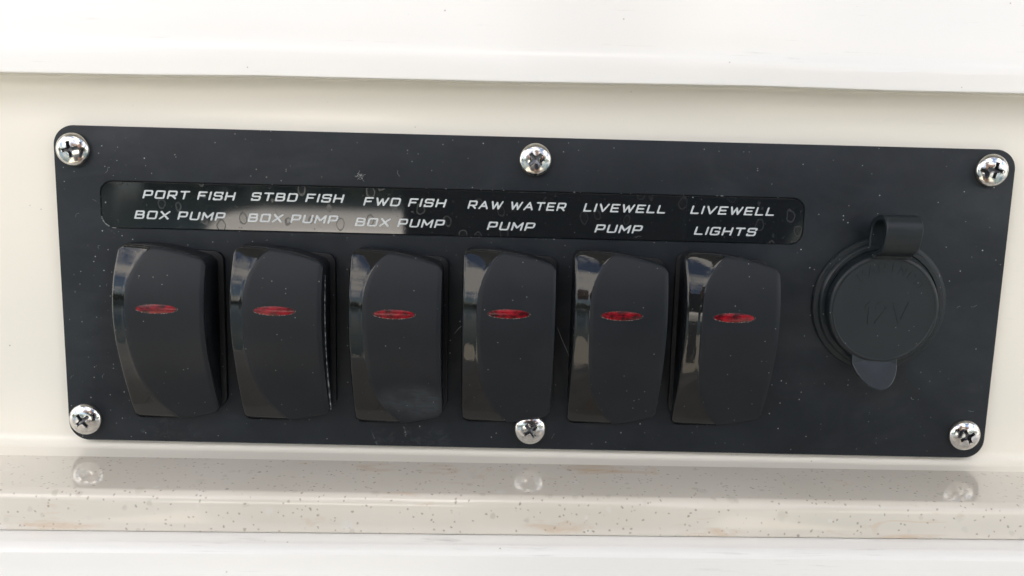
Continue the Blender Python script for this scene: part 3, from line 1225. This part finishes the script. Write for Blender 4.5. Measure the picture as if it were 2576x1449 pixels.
M_deck = simple('nonskid_deck', (0.32, 0.295, 0.245), 0.8, 60, 0.93)
M_seat = simple('white_seat_shell', (0.80, 0.78, 0.74), 0.35, 20, 0.95)
M_water = simple('harbour_water', (0.03, 0.05, 0.05), 0.15, 0.5, 0.7)
M_leaf = simple('shore_foliage', (0.045, 0.075, 0.03), 0.8, 0.6, 0.5)
M_skin = simple('skin', (0.52, 0.30, 0.21), 0.5, 40, 0.9)
M_shirt = simple('navy_cloth', (0.012, 0.018, 0.045), 0.85, 25, 0.7)
M_shorts = simple('khaki_cloth', (0.30, 0.26, 0.19), 0.85, 25, 0.85)
M_phone = simple('black_glass', (0.012, 0.012, 0.013), 0.15, 20, 0.9)
DECK = -1350.0


def box_bm(x0, x1, y0, y1, z0, z1, bev=0):
    bm = bmesh.new()
    bmesh.ops.create_cube(bm, size=1)
    for v in bm.verts:
        v.co = Vector(((x0 + x1) / 2 + v.co.x * (x1 - x0), (y0 + y1) / 2 + v.co.y * (y1 - y0), (z0 + z1) / 2 + v.co.z * (z1 - z0)))
    if bev:
        bmesh.ops.bevel(bm, geom=list(bm.edges), offset=bev, segments=4, affect='EDGES', profile=0.5)
    return bm


top = link('hardtop', tomesh(box_bm(-700, 1200, -370, 700, 610, 660, 15), 'hardtop'), mat=simple('hardtop_underside', (0.42, 0.39, 0.35), 0.6))
top['label'] = 'wide hardtop roof over the console that keeps the panel in shade'
top['category'] = 'roof'
deck = link('deck', tomesh(box_bm(-1300, 1300, -3400, -30, DECK - 60, DECK, 8), 'deck'), mat=M_deck)
deck['kind'] = 'structure'
water = link('water', tomesh(box_bm(-90000, 90000, -120000, 60000, -2300, -2150), 'water', False), mat=M_water)
water['kind'] = 'structure'
bm = bmesh.new()
rs_ = random.Random(5)
for k in range(3800):
    a = R(-75 + 150 * rs_.random())
    rad = 70000 + 9000 * rs_.random()
    hh = 9000 * (0.55 + 0.25 * math.sin(a * 9) + 0.2 * math.sin(a * 23 + 1)) * rs_.random() ** 0.7
    c = Vector((rad * math.sin(a), -rad * math.cos(a), -2150 + hh))
    q = [c + Vector((rs_.uniform(-1, 1), rs_.uniform(-1, 1), rs_.uniform(-1, 1))) * 1500 for _ in range(4)]
    bm.faces.new([bm.verts.new(p) for p in q])
shore = link('wooded_shore', tomesh(bm, 'wooded_shore', False), mat=M_leaf)
shore['kind'] = 'stuff'
shore['label'] = 'distant wooded shore across the water'

seat = empty('boat_seat', (-120, -1250, DECK), 'white moulded boat seat standing on the deck behind the photographer', 'seat')
link('seat_base', tomesh(box_bm(-330, 420, -250, 190, 0, 1080, 30), 'seat_base'), seat, simple('grey_seat_base', (0.05, 0.05, 0.055), 0.5))
link('backrest', tomesh(box_bm(-372, 410, -60, 200, 1085, 1306, 62), 'backrest'), seat, M_seat)


def skin_obj(name, chains, mat, parent, sub=2):
    """chains: lists of (x, y, z, radius); chains starting at an existing point join it"""
    verts, rad, edges, idx = [], [], [], {}
    for ch in chains:
        prev = None
        for x, y, z, r in ch:
            key = (round(x), round(y), round(z))
            if key not in idx:
                idx[key] = len(verts)
                verts.append((x * MM, y * MM, z * MM))
                rad.append(r * MM)
            i = idx[key]
            if prev is not None:
                edges.append((prev, i))
            prev = i
    me = bpy.data.meshes.new(name)
    me.from_pydata(verts, edges, [])
    o = link(name, me, parent, mat)
    sk = o.modifiers.new('skin', 'SKIN')
    sk.use_smooth_shade = True
    if not me.skin_vertices:
        bpy.context.view_layer.objects.active = o
    for i, sv in enumerate(me.skin_vertices[0].data if me.skin_vertices else []):
        sv.radius = (rad[i], rad[i])
        sv.use_root = (i == 0)
    ss = o.modifiers.new('sub', 'SUBSURF')
    ss.levels = ss.render_levels = sub
    return o


person = empty('person', (110, -620, DECK), 'person in a navy shirt leaning in to photograph the panel with a phone', 'person')
OX, OY, OZ = 110, -620, DECK


def loc(ch):
    return [(x - OX, y - OY, z - OZ, r) for x, y, z, r in ch]


spine = [(110, -620, -440, 105), (110, -625, -300, 100), (108, -600, -120, 118), (105, -570, 20, 95), (95, -530, 90, 48), (80, -505, 150, 52), (60, -480, 215, 78), (58, -478, 290, 70)]
chains = [spine]
for sx, sh, el, wr, palm in ((-1, (-85, -575, 92), (-330, -480, 150), (-112, -290, 108), (-72, -215, 82)),
                             (1, (300, -575, 92), (430, -480, 150), (150, -290, 108), (112, -215, 82))):
    chains.append([spine[3], (*sh, 58), (*el, 40), (*wr, 26), (*palm, 24)])
    px, py, pz = palm
    for k in range(4):
        zz = pz + 22 - 15 * k
        ln_ = (30, 34, 32, 25)[k]
        chains.append([(*palm, 24), (px - sx * -6 * 0 + (-sx) * 8, py + 12, zz, 9), (px + (-sx) * 14, py + 12 + ln_, zz + 1, 8), (px + (-sx) * 30, py + 6 + ln_ , zz + 2, 7)])
    chains.append([(*palm, 24), (px + (-sx) * 10, py - 4, pz - 24, 11), (px + (-sx) * 38, py + 2, pz - 36, 9)])
for sx in (-1, 1):
    chains.append([spine[0], (110 + sx * 95, -620, -560, 88), (110 + sx * 105, -585, -930, 58), (110 + sx * 110, -625, -1290, 38), (110 + sx * 118, -520, -1325, 34)])
body_ = skin_obj('body', [loc(c) for c in chains], M_skin, person)
shirt_ch = [[(110, -620, -470, 122), (110, -625, -300, 118), (108, -600, -120, 134), (105, -570, 20, 112)]]
for sh, el in (((-85, -575, 92), (-262, -506, 134)), ((300, -575, 92), (396, -508, 134))):
    shirt_ch.append([(105, -570, 20, 112), (*sh, 74), (*el, 62)])
skin_obj('shirt', [loc(c) for c in shirt_ch], M_shirt, person)
sh_ch = [[(110, -620, -450, 118), (110, -620, -500, 116)]]
for sx in (-1, 1):
    sh_ch.append([(110, -620, -500, 116), (110 + sx * 97, -618, -580, 100), (110 + sx * 103, -590, -850, 78)])
skin_obj('shorts', [loc(c) for c in sh_ch], M_shorts, person)
# face: nose, eyes, mouth and a cap
bm = bmesh.new()
bmesh.ops.create_uvsphere(bm, u_segments=16, v_segments=10, radius=1, matrix=Matrix.Translation((58 - OX, -404 - OY, 243 - OZ)) @ Matrix.Diagonal((11, 17, 20, 1)))
link('nose', tomesh(bm, 'nose'), person, M_skin)
for dx in (-30, 30):
    bm = bmesh.new()
    bmesh.ops.create_uvsphere(bm, u_segments=14, v_segments=8, radius=12, matrix=Matrix.Translation((58 + dx - OX, -413 - OY, 268 - OZ)))
    link('eye', tomesh(bm, 'eye'), person, M_phone)
bm = bmesh.new()
bmesh.ops.create_uvsphere(bm, u_segments=14, v_segments=8, radius=1, matrix=Matrix.Translation((58 - OX, -408 - OY, 205 - OZ)) @ Matrix.Diagonal((24, 8, 5, 1)))
link('mouth', tomesh(bm, 'mouth'), person, simple('lips', (0.35, 0.12, 0.10)))
bm = bmesh.new()
bmesh.ops.create_uvsphere(bm, u_segments=28, v_segments=16, radius=1, matrix=Matrix.Translation((58 - OX, -482 - OY, 318 - OZ)) @ Matrix.Diagonal((86, 92, 62, 1)))
for v in bm.verts:
    if v.co.z < 300 - OZ:
        v.co.z = 300 - OZ
        if v.co.y > -440 - OY:
            v.co.y += 45
link('cap', tomesh(bm, 'cap'), person, M_shirt)

# the phone the picture is taken with, just behind its own lens
ph = box_bm(-46, 84, -35, 40, 3.2, 11.2, 3.0)
mw = cam.matrix_world.copy()
for v in ph.verts:
    v.co = (mw @ Vector((v.co.x * MM, v.co.y * MM, v.co.z * MM))) / MM
phone = link('phone', tomesh(ph, 'phone'), mat=M_phone)
phone['label'] = 'black phone held up by the person in the navy shirt'
phone['category'] = 'phone'
